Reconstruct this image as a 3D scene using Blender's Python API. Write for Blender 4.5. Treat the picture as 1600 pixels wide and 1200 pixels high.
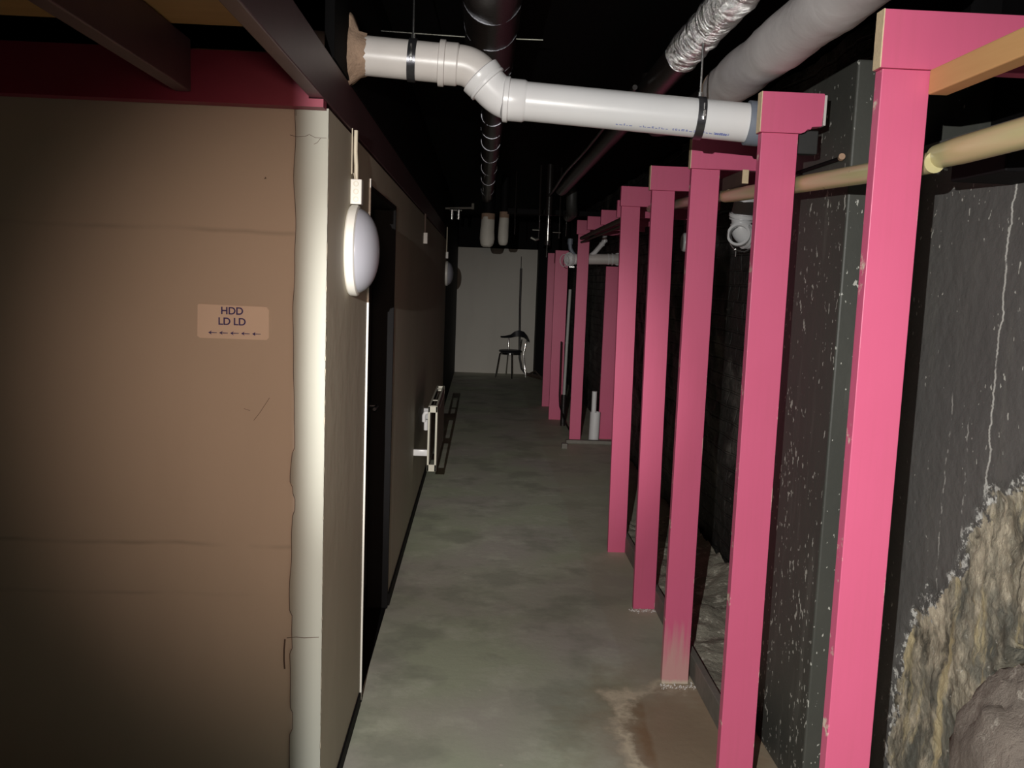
import bpy, math, random
from mathutils import Vector, Matrix, noise
random.seed(7)
sc = bpy.context.scene
for o in list(bpy.data.objects):
    bpy.data.objects.remove(o)
COL = sc.collection

# ------------------------------------------------------------------ camera
cam_d = bpy.data.cameras.new('camera')
cam_d.sensor_fit = 'HORIZONTAL'; cam_d.sensor_width = 36.0
cam_d.lens = 1400.0 / 1600.0 * 36.0
cam_d.clip_start = 0.02; cam_d.clip_end = 100
cam = bpy.data.objects.new('camera', cam_d); COL.objects.link(cam)
_p, _y, _r = math.radians(6.62), math.radians(2.2), math.radians(2.15)
fw = Vector((math.sin(_y)*math.cos(_p), math.cos(_y)*math.cos(_p), -math.sin(_p)))
rt = Vector((math.cos(_y), -math.sin(_y), 0)); up = rt.cross(fw)
rt2 = rt*math.cos(_r) + up*math.sin(_r); up2 = up*math.cos(_r) - rt*math.sin(_r)
cam.matrix_world = Matrix(((rt2.x, up2.x, -fw.x, 0), (rt2.y, up2.y, -fw.y, 0), (rt2.z, up2.z, -fw.z, 1.6), (0, 0, 0, 1)))
sc.camera = cam
sc.view_settings.view_transform = 'Standard'; sc.view_settings.look = 'None'
sc.view_settings.exposure = 0.0; sc.view_settings.gamma = 1.0
sc.view_settings.use_curve_mapping = False

# ------------------------------------------------------------------ light
world = bpy.data.worlds.new('world'); sc.world = world; world.use_nodes = True
world.node_tree.nodes['Background'].inputs[0].default_value = (0.9, 0.95, 1.0, 1)
world.node_tree.nodes['Background'].inputs[1].default_value = 0.002

def spot(name, loc, target, energy, cone, blend, col, radius):
    l = bpy.data.lights.new(name, 'SPOT'); l.energy = energy; l.spot_size = math.radians(cone)
    l.spot_blend = blend; l.color = col; l.shadow_soft_size = radius
    o = bpy.data.objects.new(name, l); COL.objects.link(o)
    o.location = loc
    o.rotation_euler = (Vector(target) - Vector(loc)).to_track_quat('-Z', 'Y').to_euler()
    return o
TORCH = (-0.28, -0.30, 1.76)
spot('torch_spill', TORCH, (0.42, 3.9, 0.15), 335, 112, 1.0, (1.0, 0.98, 0.94), 0.004)
spot('torch_beam', TORCH, (0.42, 9.0, 0.30), 590, 26, 1.0, (1.0, 0.98, 0.94), 0.004)
spot('warm_fill', (-0.02, -0.15, 1.75), (-0.26, 2.38, 1.30), 108, 45, 1.0, (1.0, 0.68, 0.52), 0.10)  # added warm fill for the shaded tan wall, apart from the torch

# ------------------------------------------------------------------ mesh helpers
class MB:
    def __init__(s):
        s.v = []; s.f = []; s.sm = []
    def add(s, vs, fs, smooth=False):
        n = len(s.v); s.v += [tuple(v) for v in vs]
        s.f += [tuple(i+n for i in f) for f in fs]; s.sm += [smooth]*len(fs)
    def box(s, a, b, bev=0.0):
        x0, y0, z0 = a; x1, y1, z1 = b
        if bev <= 0:
            vs = [(x, y, z) for z in (z0, z1) for y in (y0, y1) for x in (x0, x1)]
            s.add(vs, [(0,2,3,1), (4,5,7,6), (0,1,5,4), (2,6,7,3), (0,4,6,2), (1,3,7,5)])
            return
        import bmesh
        bm = bmesh.new()
        bmesh.ops.create_cube(bm, size=1)
        for v in bm.verts:
            v.co = Vector(((x0+x1)/2 + v.co.x*(x1-x0), (y0+y1)/2 + v.co.y*(y1-y0), (z0+z1)/2 + v.co.z*(z1-z0)))
        bmesh.ops.bevel(bm, geom=list(bm.edges), offset=bev, segments=2, affect='EDGES', profile=0.5)
        bm.verts.index_update()
        s.add([v.co[:] for v in bm.verts], [tuple(v.index for v in f.verts) for f in bm.faces])
        bm.free()
    def tube(s, pts, r, n=12, cap=True, smooth=True, rough=0.0):
        pts = [Vector(p) for p in pts]
        rs = r if isinstance(r, (list, tuple)) else [r]*len(pts)
        prev = None; rings = []
        for i, p in enumerate(pts):
            if i == 0: t = pts[1]-p
            elif i == len(pts)-1: t = p-pts[i-1]
            else: t = (pts[i+1]-p).normalized() + (p-pts[i-1]).normalized()
            t.normalize()
            if prev is None:
                a = Vector((0, 0, 1)) if abs(t.z) < 0.9 else Vector((1, 0, 0))
                u = t.cross(a).normalized()
            else:
                u = (prev - t*prev.dot(t)).normalized()
            prev = u; w = t.cross(u)
            ring = []
            for k in range(n):
                a = 2*math.pi*k/n
                rr = rs[i]
                if rough:
                    q = p + (u*math.cos(a) + w*math.sin(a))*rr
                    rr *= 1 + rough*noise.noise(q*14) + rough*0.6*noise.noise(q*37)
                ring.append(p + (u*math.cos(a) + w*math.sin(a))*rr)
            rings.append(ring)
        vs = [v for ring in rings for v in ring]; fs = []
        for i in range(len(pts)-1):
            for k in range(n):
                k2 = (k+1) % n
                fs.append((i*n+k, i*n+k2, (i+1)*n+k2, (i+1)*n+k))
        s.add(vs, fs, smooth)
        if cap:
            s.add(rings[0], [tuple(range(n))[::-1]]); s.add(rings[-1], [tuple(range(n))])
    def ring(s, c, axis, r_in, r_out, half, n=28):
        """a flat collar: outer and inner cylinder with end faces"""
        c = Vector(c); t = Vector(axis).normalized()
        a = Vector((0, 0, 1)) if abs(t.z) < 0.9 else Vector((1, 0, 0))
        u = t.cross(a).normalized(); w = t.cross(u)
        prof = [(r_in, -half), (r_out, -half), (r_out, half), (r_in, half)]
        vs = []
        for k in range(n):
            an = 2*math.pi*k/n
            for (r, h) in prof:
                vs.append(c + t*h + (u*math.cos(an) + w*math.sin(an))*r)
        fs = []
        for k in range(n):
            k2 = (k+1) % n
            for j in range(4):
                j2 = (j+1) % 4
                fs.append((k*4+j, k*4+j2, k2*4+j2, k2*4+j))
        s.add(vs, fs, True)
    def prism(s, poly, z0, z1, M=None):
        n = len(poly)
        vs = [Vector((x, y, z0)) for x, y in poly] + [Vector((x, y, z1)) for x, y in poly]
        if M is not None: vs = [M @ v for v in vs]
        s.add(vs, [tuple(range(n))[::-1], tuple(range(n, 2*n))] + [(i, (i+1) % n, (i+1) % n+n, i+n) for i in range(n)])
    def build(s, name, mat, parent=None, loc=None):
        off = Vector(loc) if loc is not None else Vector((0, 0, 0))
        me = bpy.data.meshes.new(name)
        me.from_pydata([tuple(Vector(v)-off) for v in s.v], [], s.f)
        for p, q in zip(me.polygons, s.sm): p.use_smooth = q
        me.materials.append(mat)
        import bmesh
        bm = bmesh.new(); bm.from_mesh(me); bmesh.ops.recalc_face_normals(bm, faces=bm.faces); bm.to_mesh(me); bm.free()
        if any(s.sm):
            try: me.set_sharp_from_angle(angle=math.radians(40))
            except Exception: pass
        o = bpy.data.objects.new(name, me); COL.objects.link(o)
        if parent is not None:
            o.parent = parent
            o.location = off - WL[parent.name]
        else:
            o.location = off
        WL[o.name] = off
        return o
WL = {}
def thing(name, label, cat, loc=(0, 0, 0), group=None):
    o = bpy.data.objects.new(name, None); COL.objects.link(o)
    o.location = loc; o.empty_display_size = 0.05; WL[o.name] = Vector(loc)
    o['label'] = label; o['category'] = cat
    if group: o['group'] = group
    return o
def tag(o, label, cat, group=None, kind=None):
    o['label'] = label; o['category'] = cat
    if group: o['group'] = group
    if kind: o['kind'] = kind
    return o
def struct(o, label=None, cat=None):
    o['kind'] = 'structure'
    if label: o['label'] = label
    if cat: o['category'] = cat
    return o
def arc(c, r, u, w, a0, a1, n=8):
    c, u, w = Vector(c), Vector(u), Vector(w)
    return [c + (u*math.cos(math.radians(a0+(a1-a0)*i/n)) + w*math.sin(math.radians(a0+(a1-a0)*i/n)))*r for i in range(n+1)]

# ------------------------------------------------------------------ materials
class NT:
    def __init__(s, name, rough=0.6, metal=0.0, spec=0.5):
        s.m = bpy.data.materials.new(name); s.m.use_nodes = True
        s.t = s.m.node_tree; s.b = s.t.nodes['Principled BSDF']
        s.b.inputs['Roughness'].default_value = rough; s.b.inputs['Metallic'].default_value = metal
        s.b.inputs['Specular IOR Level'].default_value = spec
        s.tc = s.t.nodes.new('ShaderNodeTexCoord')
    def link(s, a, b): s.t.links.new(a, b)
    def pos(s, kind='Object', scale=(1, 1, 1), loc=(0, 0, 0)):
        mp = s.t.nodes.new('ShaderNodeMapping'); mp.inputs['Scale'].default_value = scale; mp.inputs['Location'].default_value = loc
        s.link(s.tc.outputs[kind], mp.inputs['Vector']); return mp.outputs[0]
    def noise(s, vec, scale, detail=4, rough=0.55, dist=0.0):
        n = s.t.nodes.new('ShaderNodeTexNoise'); n.inputs['Scale'].default_value = scale
        n.inputs['Detail'].default_value = detail; n.inputs['Roughness'].default_value = rough; n.inputs['Distortion'].default_value = dist
        s.link(vec, n.inputs['Vector']); return n.outputs[0]
    def vor(s, vec, scale, feature='F1'):
        n = s.t.nodes.new('ShaderNodeTexVoronoi'); n.feature = feature; n.inputs['Scale'].default_value = scale
        s.link(vec, n.inputs['Vector']); return n.outputs['Distance']
    def ramp(s, fac, stops):
        r = s.t.nodes.new('ShaderNodeValToRGB'); e = r.color_ramp.elements
        while len(e) < len(stops): e.new(0.5)
        for el, (p, c) in zip(e, stops):
            el.position = p; el.color = (c, c, c, 1) if not isinstance(c, tuple) else (*c, 1)
        s.link(fac, r.inputs[0]); return r.outputs[0]
    def mix(s, fac, a, b, mode='MIX'):
        n = s.t.nodes.new('ShaderNodeMix'); n.data_type = 'RGBA'; n.blend_type = mode
        for i, v in ((0, fac), (6, a), (7, b)):
            if isinstance(v, (float, int)): n.inputs[i].default_value = v
            elif isinstance(v, tuple): n.inputs[i].default_value = (*v, 1)
            else: s.link(v, n.inputs[i])
        return n.outputs[2]
    def math(s, op, a, b=0.0, c=None):
        n = s.t.nodes.new('ShaderNodeMath'); n.operation = op
        for i, v in enumerate((a, b) if c is None else (a, b, c)):
            if isinstance(v, (float, int)): n.inputs[i].default_value = v
            else: s.link(v, n.inputs[i])
        return n.outputs[0]
    def xyz(s, vec):
        n = s.t.nodes.new('ShaderNodeSeparateXYZ'); s.link(vec, n.inputs[0]); return n.outputs
    def col(s, v):
        if isinstance(v, tuple): s.b.inputs['Base Color'].default_value = (*v, 1)
        else: s.link(v, s.b.inputs['Base Color'])
    def bump(s, h, strength=0.3, dist=0.01):
        n = s.t.nodes.new('ShaderNodeBump'); n.inputs['Strength'].default_value = strength; n.inputs['Distance'].default_value = dist
        s.link(h, n.inputs['Height']); s.link(n.outputs[0], s.b.inputs['Normal'])
    def rough(s, v): s.link(v, s.b.inputs['Roughness'])

def plain(name, c, rough=0.5, metal=0.0, var=0.12, scale=25, bump=0.1, spec=0.5):
    t = NT(name, rough, metal, spec); p = t.pos()
    n = t.noise(p, scale)
    t.col(t.mix(n, tuple(x*(1-var) for x in c), tuple(min(1, x*(1+var)) for x in c)))
    if bump: t.bump(t.noise(p, scale*3), bump, 0.003)
    return t.m

def smooth_mask(t, v, a, b):   # 0 below a, 1 above b
    n = t.t.nodes.new('ShaderNodeMapRange'); n.inputs[1].default_value = a; n.inputs[2].default_value = b; n.clamp = True
    if isinstance(v, (float, int)): n.inputs[0].default_value = v
    else: t.link(v, n.inputs[0])
    return n.outputs[0]

def pink_paint(name, worn=False):
    t = NT(name, 0.42, 0, 0.4)
    p = t.pos('Object'); g = t.xyz(t.tc.outputs['Generated']); o = t.xyz(p)
    base = t.mix(t.noise(p, 3.0, 3), (0.63, 0.112, 0.218), (0.71, 0.135, 0.260))
    base = t.mix(t.math('MULTIPLY', smooth_mask(t, t.noise(t.pos(scale=(60, 60, 3)), 1.0, 2), .5, .75), .25), base, (0.58, 0.12, 0.20))
    ex = t.math('ABSOLUTE', t.math('SUBTRACT', g[0], 0.5))
    edge = t.math('MULTIPLY', smooth_mask(t, ex, 0.472, 0.492), smooth_mask(t, t.noise(t.pos(scale=(8, 8, 8)), 1.6, 5, .7), .58, .64))
    chips = smooth_mask(t, t.noise(p, 60, 2, .5), .80, .82)
    m = t.math('MAXIMUM', edge, chips)
    c = t.mix(m, base, (0.80, 0.62, 0.52))
    if worn:
        streak = t.noise(t.pos(scale=(45, 45, 3)), 1.0, 4, .6)
        low = t.math('SUBTRACT', 1.0, smooth_mask(t, o[2], 0.06, 0.34))
        wm = smooth_mask(t, t.math('ADD', low, t.math('MULTIPLY', t.math('SUBTRACT', streak, .5), 1.4)), 0.30, .95)
        c = t.mix(t.math('MULTIPLY', wm, .8), c, (0.58, 0.36, 0.32))
        c = t.mix(t.math('SUBTRACT', 1.0, smooth_mask(t, t.math('ADD', o[2], t.math('MULTIPLY', streak, .03)), .02, .035)), c, (.62, .52, .42))
    t.col(c)
    t.bump(t.noise(t.pos(scale=(40, 40, 2.5)), 1.0, 3), 0.10, 0.003)
    return t.m

def black_wall_mat(name, seed=0.0, dens=.70, damage=False, a=(.05, .053, .048), b=(.095, .096, .083)):
    t = NT(name, 0.5, 0, 0.35)
    p = t.pos('Object', loc=(seed, seed*2, seed)); o = t.xyz(t.pos('Object'))
    base = t.mix(t.noise(p, 2.2, 5), a, b)
    streak = t.noise(t.pos('Object', scale=(14, 14, 1.6), loc=(seed, 0, 0)), 1.0, 4, .6)
    base = t.mix(t.math('MULTIPLY', smooth_mask(t, streak, .56, .74), .5), base, (0.17, 0.168, 0.15))
    sp = t.noise(t.pos('Object', scale=(1, 1, .55), loc=(seed, 0, 3)), 70, 2, .5)
    cl = t.noise(p, 5.0, 3)
    m = smooth_mask(t, t.math('ADD', sp, t.math('MULTIPLY', t.math('SUBTRACT', cl, .5), .35)), dens, dens+.02)
    c = t.mix(m, base, (0.55, 0.55, 0.50))
    hgt = t.noise(p, 18, 5)
    if damage:
        at = t.t.nodes.new('ShaderNodeAttribute'); at.attribute_name = 'bare'
        bare = at.outputs['Fac']
        st = t.mix(t.ramp(t.noise(t.pos('Object', scale=(9, 9, 3)), 1.6, 7, .7, .8), [(.40, 0.), (.60, 1.)]), (0.14, 0.125, 0.095), (0.80, 0.71, 0.54))
        st = t.mix(t.math('MULTIPLY', smooth_mask(t, t.noise(p, 4, 5, .6), .48, .60), .75), st, (0.17, 0.175, 0.15))
        st = t.mix(smooth_mask(t, t.noise(p, 30, 4, .7), .64, .72), st, (0.85, 0.81, 0.72))
        st = t.mix(smooth_mask(t, t.noise(t.pos('Object', scale=(1, 9, 1.5), loc=(0, 5, 1)), 1.5, 5, .6), .55, .62), st, (0.66, 0.56, 0.34))
        nb = t.math('ADD', bare, t.math('MULTIPLY', t.math('SUBTRACT', t.noise(p, 26, 5, .65), .5), .9))
        c = t.mix(smooth_mask(t, nb, .45, .52), c, st)
        # pale efflorescence crust round the break
        rim = t.math('MULTIPLY', smooth_mask(t, nb, .24, .34), t.math('SUBTRACT', 1.0, smooth_mask(t, nb, .46, .52)))
        rim = t.math('MULTIPLY', rim, smooth_mask(t, t.noise(p, 48, 4, .7), .50, .56))
        c = t.mix(rim, c, (0.74, 0.74, 0.70))
        # salt-lined crack running up the wall and two fainter ones beside it
        for (yc, zlo, zhi, wd, amp, st_) in ((2.112, 1.10, 1.90, .0050, .035, 1.0), (2.300, .80, 1.35, .004, .03, .55), (2.205, .95, 1.30, .004, .035, .55)):
            wv = t.math('MULTIPLY', t.math('SUBTRACT', t.noise(t.pos('Object', scale=(0, 0, 6.0), loc=(yc*9, 0, 0)), 1.0, 6, .62), .5), amp*2.4)
            dline = t.math('ABSOLUTE', t.math('SUBTRACT', t.math('SUBTRACT', o[1], yc), wv))
            cm = t.math('SUBTRACT', 1.0, smooth_mask(t, dline, wd*.4, wd))
            cm = t.math('MULTIPLY', cm, t.math('MULTIPLY', smooth_mask(t, o[2], zlo, zlo+.03), t.math('SUBTRACT', 1.0, smooth_mask(t, o[2], zhi-.02, zhi))))
            gate = smooth_mask(t, t.noise(t.pos('Object', loc=(yc, 0, 0)), 30 if st_ == 1 else 22, 3, .6), .28 if st_ == 1 else .5, .40 if st_ == 1 else .56)
            c = t.mix(t.math('MULTIPLY', t.math('MULTIPLY', cm, gate), st_), c, (0.62, 0.62, 0.58))
        hgt = t.math('ADD', hgt, t.math('MULTIPLY', t.math('MULTIPLY', bare, t.noise(p, 55, 7, .75)), 4.0))
    t.col(c)
    t.bump(hgt, 0.6 if damage else 0.35, 0.010 if damage else 0.006)
    return t.m

PINK = pink_paint('pink_paint'); PINKW = pink_paint('pink_paint_worn_foot', True)
DARKPINK = plain('dark_maroon_paint', (0.085, 0.040, 0.045), .45, 0, .25, 6, .15)
REDPAINT = plain('magenta_red_paint', (0.25, 0.020, 0.052), .5, 0, .15, 8, .1)
BLACK = plain('matt_black_paint', (0.006, 0.0055, 0.006), .7, 0, .3, 12, .2, .15)
BLACKG = plain('gloss_black_wrap', (0.018, 0.014, 0.013), .34, 0, .3, 20, .35, .5)
BAREWOOD = plain('bare_sawn_wood', (0.72, 0.56, 0.36), .7, 0, .25, 60, .4)
WHITEPVC = plain('white_pvc', (0.76, 0.755, 0.76), .30, 0, .05, 9, .05)
OLDPVC = plain('aged_cream_pvc', (0.66, 0.62, 0.59), .34, 0, .10, 14, .1)
GREYPVC = plain('grey_rubber_sleeve', (0.20, 0.23, 0.28), .45, 0, .1, 10, .1)
STEEL = plain('galvanised_steel', (0.75, 0.75, 0.74), .25, 1.0, .1, 30, .15)
DKSTEEL = plain('dark_steel', (0.10, 0.10, 0.11), .30, .8, .2, 30, .15)
CHROME = plain('chrome', (0.85, 0.84, 0.82), .12, 1.0, .03, 30, 0)
WHITEPL = plain('white_plastic', (0.74, 0.73, 0.68), .4, 0, .04, 20, .03)
DOME = plain('milky_lamp_glass', (0.33, 0.335, 0.38), .28, 0, .03, 6, .0)
CABLE = plain('cream_cable', (0.66, 0.60, 0.47), .5, 0, .08, 20, .05)
FOAM = plain('brown_foam', (0.34, 0.23, 0.16), .85, 0, .4, 45, .9)
DARKWOOD = plain('dark_stained_wood', (0.10, 0.065, 0.05), .6, 0, .3, 30, .3)
PLASTERGREY = plain('grey_plank', (0.20, 0.185, 0.16), .7, 0, .3, 22, .4)
INK = plain('purple_ink', (0.045, 0.03, 0.16), .6, 0, .1, 40, 0)
INKB = plain('pale_blue_print', (0.22, 0.26, 0.55), .6, 0, .1, 40, 0)
CREAMEN = plain('cream_enamel', (0.62, 0.60, 0.50), .35, 0, .08, 20, .05)
SEATB = plain('black_leatherette', (0.018, 0.018, 0.022), .45, 0, .1, 30, .2)
CLEAR = plain('pale_clear_plastic', (0.55, 0.58, 0.60), .2, 0, .1, 30, 0)
RUST = plain('rusty_bolt', (0.42, 0.27, 0.18), .8, 0, .4, 60, .5)

def mat_wood(name, a, b, rough=.35, axis=(30, 2, 30)):
    t = NT(name, rough, 0, .5)
    n = t.noise(t.pos(scale=axis), 1.0, 5, .6, .3)
    c = t.mix(n, a, b)
    c = t.mix(smooth_mask(t, t.noise(t.pos(), 55, 2), .74, .78), c, tuple(x*.55 for x in a))
    t.col(c); t.bump(n, .12, .003); return t.m
POLE = mat_wood('varnished_pole', (0.48, 0.43, 0.21), (0.62, 0.56, 0.31), .27)
POLEF = mat_wood('dull_varnished_pole', (0.36, 0.29, 0.19), (0.46, 0.38, 0.26), .30)
LATH = mat_wood('orange_lath', (0.56, 0.29, 0.11), (0.70, 0.42, 0.18), .55)
PLANK = mat_wood('ceiling_plank', (0.34, 0.19, 0.07), (0.46, 0.27, 0.11), .6, (3, 30, 30))

# foil
t = NT('silver_foil', .22, 1.0); p = t.pos(scale=(1, 3.0, 1))
h = t.noise(p, 16, 6, .7, 1.2); t.col(t.mix(h, (.55, .54, .53), (.95, .94, .93))); t.bump(h, 1.0, .03); FOIL = t.m
# wrapped lagging
t = NT('grey_canvas_lagging', .6); p = t.pos()
t.col(t.mix(t.noise(p, 5, 4), (.50, .465, .47), (.62, .585, .58))); t.bump(t.noise(p, 7, 4, .5, .4), .45, .012); LAG = t.m
t = NT('white_wrapped_pipe', .6); p = t.pos()
t.col(t.mix(t.noise(p, 9, 4), (.52, .50, .44), (.66, .64, .58))); t.bump(t.noise(p, 25, 5), .4, .01); WRAP = t.m

# floor
t = NT('concrete_floor', .62, 0, .35); p = t.pos(); o = t.xyz(p)
c = t.mix(smooth_mask(t, t.noise(p, 1.5, 4, .5, .4), .38, .64), (0.50, 0.54, 0.40), (0.52, 0.49, 0.435))
c = t.mix(t.math('MULTIPLY', smooth_mask(t, t.noise(p, 4.0, 6, .65), .52, .66), .6), c, (0.66, 0.67, 0.55))
c = t.mix(t.math('MULTIPLY', smooth_mask(t, t.noise(t.pos(loc=(4, 2, 0)), 2.6, 5, .6), .50, .62), .65), c, (0.34, 0.35, 0.28))
# brown damp stain by the post feet on the right, pale rimmed
dx = t.math('DIVIDE', t.math('SUBTRACT', o[0], .86), .42); dy = t.math('DIVIDE', t.math('SUBTRACT', o[1], 3.0), .62)
d2 = t.math('SQRT', t.math('ADD', t.math('MULTIPLY', dx, dx), t.math('MULTIPLY', dy, dy)))
d2 = t.math('ADD', d2, t.math('MULTIPLY', t.math('SUBTRACT', t.noise(p, 5, 5, .6), .5), 1.1))
c = t.mix(t.math('MULTIPLY', t.math('SUBTRACT', 1.0, smooth_mask(t, d2, .45, 1.25)), .9), c, (0.27, 0.165, 0.085))
rim = t.math('MULTIPLY', smooth_mask(t, d2, .62, .74), t.math('SUBTRACT', 1.0, smooth_mask(t, d2, .76, .92)))
rim = t.math('MULTIPLY', rim, smooth_mask(t, t.noise(p, 8, 5, .6), .38, .52))
c = t.mix(t.math('MULTIPLY', rim, .85), c, (0.80, 0.70, 0.52))
c = t.mix(t.math('MULTIPLY', t.math('SUBTRACT', 1.0, smooth_mask(t, d2, .15, .5)), .6), c, (0.22, 0.12, 0.06))
# different screed strip under the frames
sm_ = smooth_mask(t, t.math('ADD', o[0], t.math('MULTIPLY', t.noise(p, 2, 3), .12)), .70, .715)
c = t.mix(t.math('MULTIPLY', sm_, .35), c, (0.46, 0.42, 0.32))
vv = t.vor(t.pos(loc=(.3, .1, 0)), 3.2)
c = t.mix(t.math('SUBTRACT', 1.0, smooth_mask(t, vv, .018, .024)), c, (0.70, 0.66, 0.55))
t.col(c); t.bump(t.noise(p, 22, 6, .6), .22, .006); t.rough(t.ramp(t.noise(p, 3, 4), [(0.3, .5), (0.7, .75)])); FLOOR = t.m
t = NT('rubble_ground', .85); p = t.pos()
c = t.mix(t.noise(p, 6, 6, .65), (0.20, 0.19, 0.15), (0.58, 0.54, 0.43))
c = t.mix(smooth_mask(t, t.noise(p, 18, 5, .7), .56, .64), c, (0.80, 0.77, 0.64)); t.col(c); t.bump(t.noise(p, 25, 6, .7), .7, .02); RUBBLE = t.m

# left block: tan paint on the front, brown on the corridor side
def wall_paint(name, a, b, joints=True):
    t = NT(name, .62, 0, .3); p = t.pos(); o = t.xyz(p)
    c = t.mix(t.noise(p, 1.6, 4), a, b)
    c = t.mix(t.math('MULTIPLY', smooth_mask(t, t.noise(t.pos(scale=(1, 1, .25)), 3.0, 4), .5, .75), .18), c, tuple(x*.65 for x in a))
    if joints:
        for z, k in ((1.70, .30), (.86, .35), (.72, .25)):
            dz = t.math('ABSOLUTE', t.math('SUBTRACT', t.math('SUBTRACT', o[2], z), t.math('MULTIPLY', t.math('SUBTRACT', t.noise(t.pos(scale=(1, 0, 0)), 3, 3), .5), .03)))
            m = t.math('MULTIPLY', t.math('SUBTRACT', 1.0, smooth_mask(t, dz, .001, .009)), smooth_mask(t, t.noise(p, 3.5, 3), .42, .6))
            c = t.mix(t.math('MULTIPLY', m, k), c, tuple(x*.35 for x in a))
    sp = smooth_mask(t, t.noise(p, 28, 2), .80, .83)
    c = t.mix(t.math('MULTIPLY', sp, .7), c, tuple(x*.2 for x in a))
    t.col(c); t.bump(t.noise(p, 9, 6, .6), .25, .006); return t.m
TANWALL = wall_paint('tan_wall_paint', (0.52, 0.45, 0.36), (0.59, 0.51, 0.42))
CREAMWALL = wall_paint('cream_plaster', (0.33, 0.33, 0.285), (0.38, 0.38, 0.33), False)
SIDEWALL = wall_paint('taupe_side_paint', (0.50, 0.46, 0.36), (0.58, 0.53, 0.43), False)
ENDWALL = wall_paint('grey_end_wall_paint', (0.70, 0.67, 0.60), (0.76, 0.73, 0.66), False)
LETTER = plain('tan_card', (0.78, 0.66, 0.54), .6, 0, .05, 14, .03)
BWALL = black_wall_mat('black_painted_pier', 0.0, .675)
BWALLD = black_wall_mat('black_wall_with_broken_plaster', 1.3, .725, True, (.10, .10, .098), (.165, .16, .15))
t = NT('black_painted_masonry', .55, 0, .35); p = t.pos()
mp = t.t.nodes.new('ShaderNodeMapping'); mp.inputs['Rotation'].default_value = (math.radians(90), 0, math.radians(90)); t.link(t.tc.outputs['Object'], mp.inputs['Vector'])
cmb = t.t.nodes.new('ShaderNodeCombineXYZ'); oo = t.xyz(p); t.link(oo[1], cmb.inputs[0]); t.link(oo[2], cmb.inputs[1])
br = t.t.nodes.new('ShaderNodeTexBrick'); br.inputs['Scale'].default_value = 1.0; br.inputs['Brick Width'].default_value = .25; br.inputs['Row Height'].default_value = .085
br.inputs['Mortar Size'].default_value = .008; br.inputs['Mortar Smooth'].default_value = .5; t.link(cmb.outputs[0], br.inputs['Vector'])
n1 = t.noise(p, 9, 5, .6)
c = t.mix(n1, (0.018, 0.018, 0.018), (0.06, 0.058, 0.052))
c = t.mix(smooth_mask(t, t.noise(p, 30, 5, .75), .60, .70), c, (0.26, 0.25, 0.22))
pd = smooth_mask(t, t.noise(t.pos(loc=(0, .35, .1)), 2.0, 4, .6), .56, .64)
c = t.mix(t.math('MULTIPLY', pd, .55), c, (0.20, 0.19, 0.17)); t.col(c)
hh = t.math('ADD', t.math('MULTIPLY', br.outputs['Fac'], -.8), t.math('MULTIPLY', n1, 1.2)); t.bump(hh, .9, .02); BRICK = t.m

# ------------------------------------------------------------------ the setting
m = MB()
m.box((-4, -3.5, -.12), (2.0, 15.6, 0))
struct(m.build('floor', FLOOR))
m = MB(); m.box((-4, -3.5, 2.62), (2.0, 15.6, 2.72)); struct(m.build('ceiling', plain('black_ceiling_paint', (0.0022, 0.002, 0.0022), .8, 0, .3, 12, .2, .08)))
m = MB(); m.box((-.405+0.0, 15.3, 0), (.94, 15.42, 2.12)); struct(m.build('wall_end', ENDWALL))
m = MB(); m.box((-.6, 15.42, 0), (2.0, 15.55, 2.62)); struct(m.build('wall_back', BLACK))
m = MB(); m.box((.94, 14.9, 0), (1.5, 15.42, 2.62)); struct(m.build('wall_end_pier', BLACK))
WT = 2.018
# left block, front face towards the camera at Y 2.31
m = MB(); m.box((-3.2, 2.3800, 0), (-.409, 2.6, WT)); wf = struct(m.build('wall_front', TANWALL))
# cream corner plaster, wavy left edge and a chipped arris
m = MB(); N = 260; vs = []; fs = []; vs_strip = []
for i in range(N+1):
    z = WT*i/N
    xl = -.489 + .010*noise.noise(Vector((0, 3, z*2.2))) + .005*noise.noise(Vector((0, 9, z*9)))
    for zc, w_, d_ in ((.62, .05, .007), (.36, .03, .006), (1.08, .04, -.006), (.98, .02, .005)):
        if abs(z-zc) < w_: xl += d_
    vs_strip.append(xl)
    xr = -.4045 - .0022*max(0, noise.noise(Vector((5, 3, z*22)))+.1) - .0025*max(0, noise.noise(Vector((2, 1, z*60))))*(1 if z < 1.7 else .3)
    vs += [(xl, 2.3765, z), (xr, 2.3765, z), (xr, 2.3820, z), (xl, 2.3820, z)]
for i in range(N):
    for j in range(4):
        j2 = (j+1) % 4; fs.append((i*4+j, i*4+j2, (i+1)*4+j2, (i+1)*4+j))
m.add(vs, fs); m.build('corner_plaster', CREAMWALL, wf)
def hair(m, pts, w, y):
    for a, b in zip(pts, pts[1:]):
        a = Vector((a[0], y, a[1])); b = Vector((b[0], y, b[1])); d = (b-a).normalized(); q = Vector((-d.z, 0, d.x))*w
        m.add([a-q, b-q, b+q, a+q, a-q+Vector((0, -.0003, 0)), b-q+Vector((0, -.0003, 0)), b+q+Vector((0, -.0003, 0)), a+q+Vector((0, -.0003, 0))],
              [(4, 5, 6, 7), (0, 1, 5, 4), (1, 2, 6, 5), (2, 3, 7, 6), (3, 0, 4, 7)])
m = MB()
hair(m, [(-0.5028, 1.9482), (-0.4842, 1.9441), (-0.4636, 1.9462), (-0.4533, 1.9513), (-0.4379, 1.9441), (-0.4090, 1.9441)], .0006, 2.3762)
hair(m, [(-0.4410, 1.9276), (-0.4327, 1.9318), (-0.4245, 1.9431)], .0006, 2.3762)
hair(m, [(-0.4997, 0.6037), (-0.4739, 0.6068), (-0.4533, 0.6047), (-0.4121, 0.6078)], .0010, 2.3762)
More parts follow.
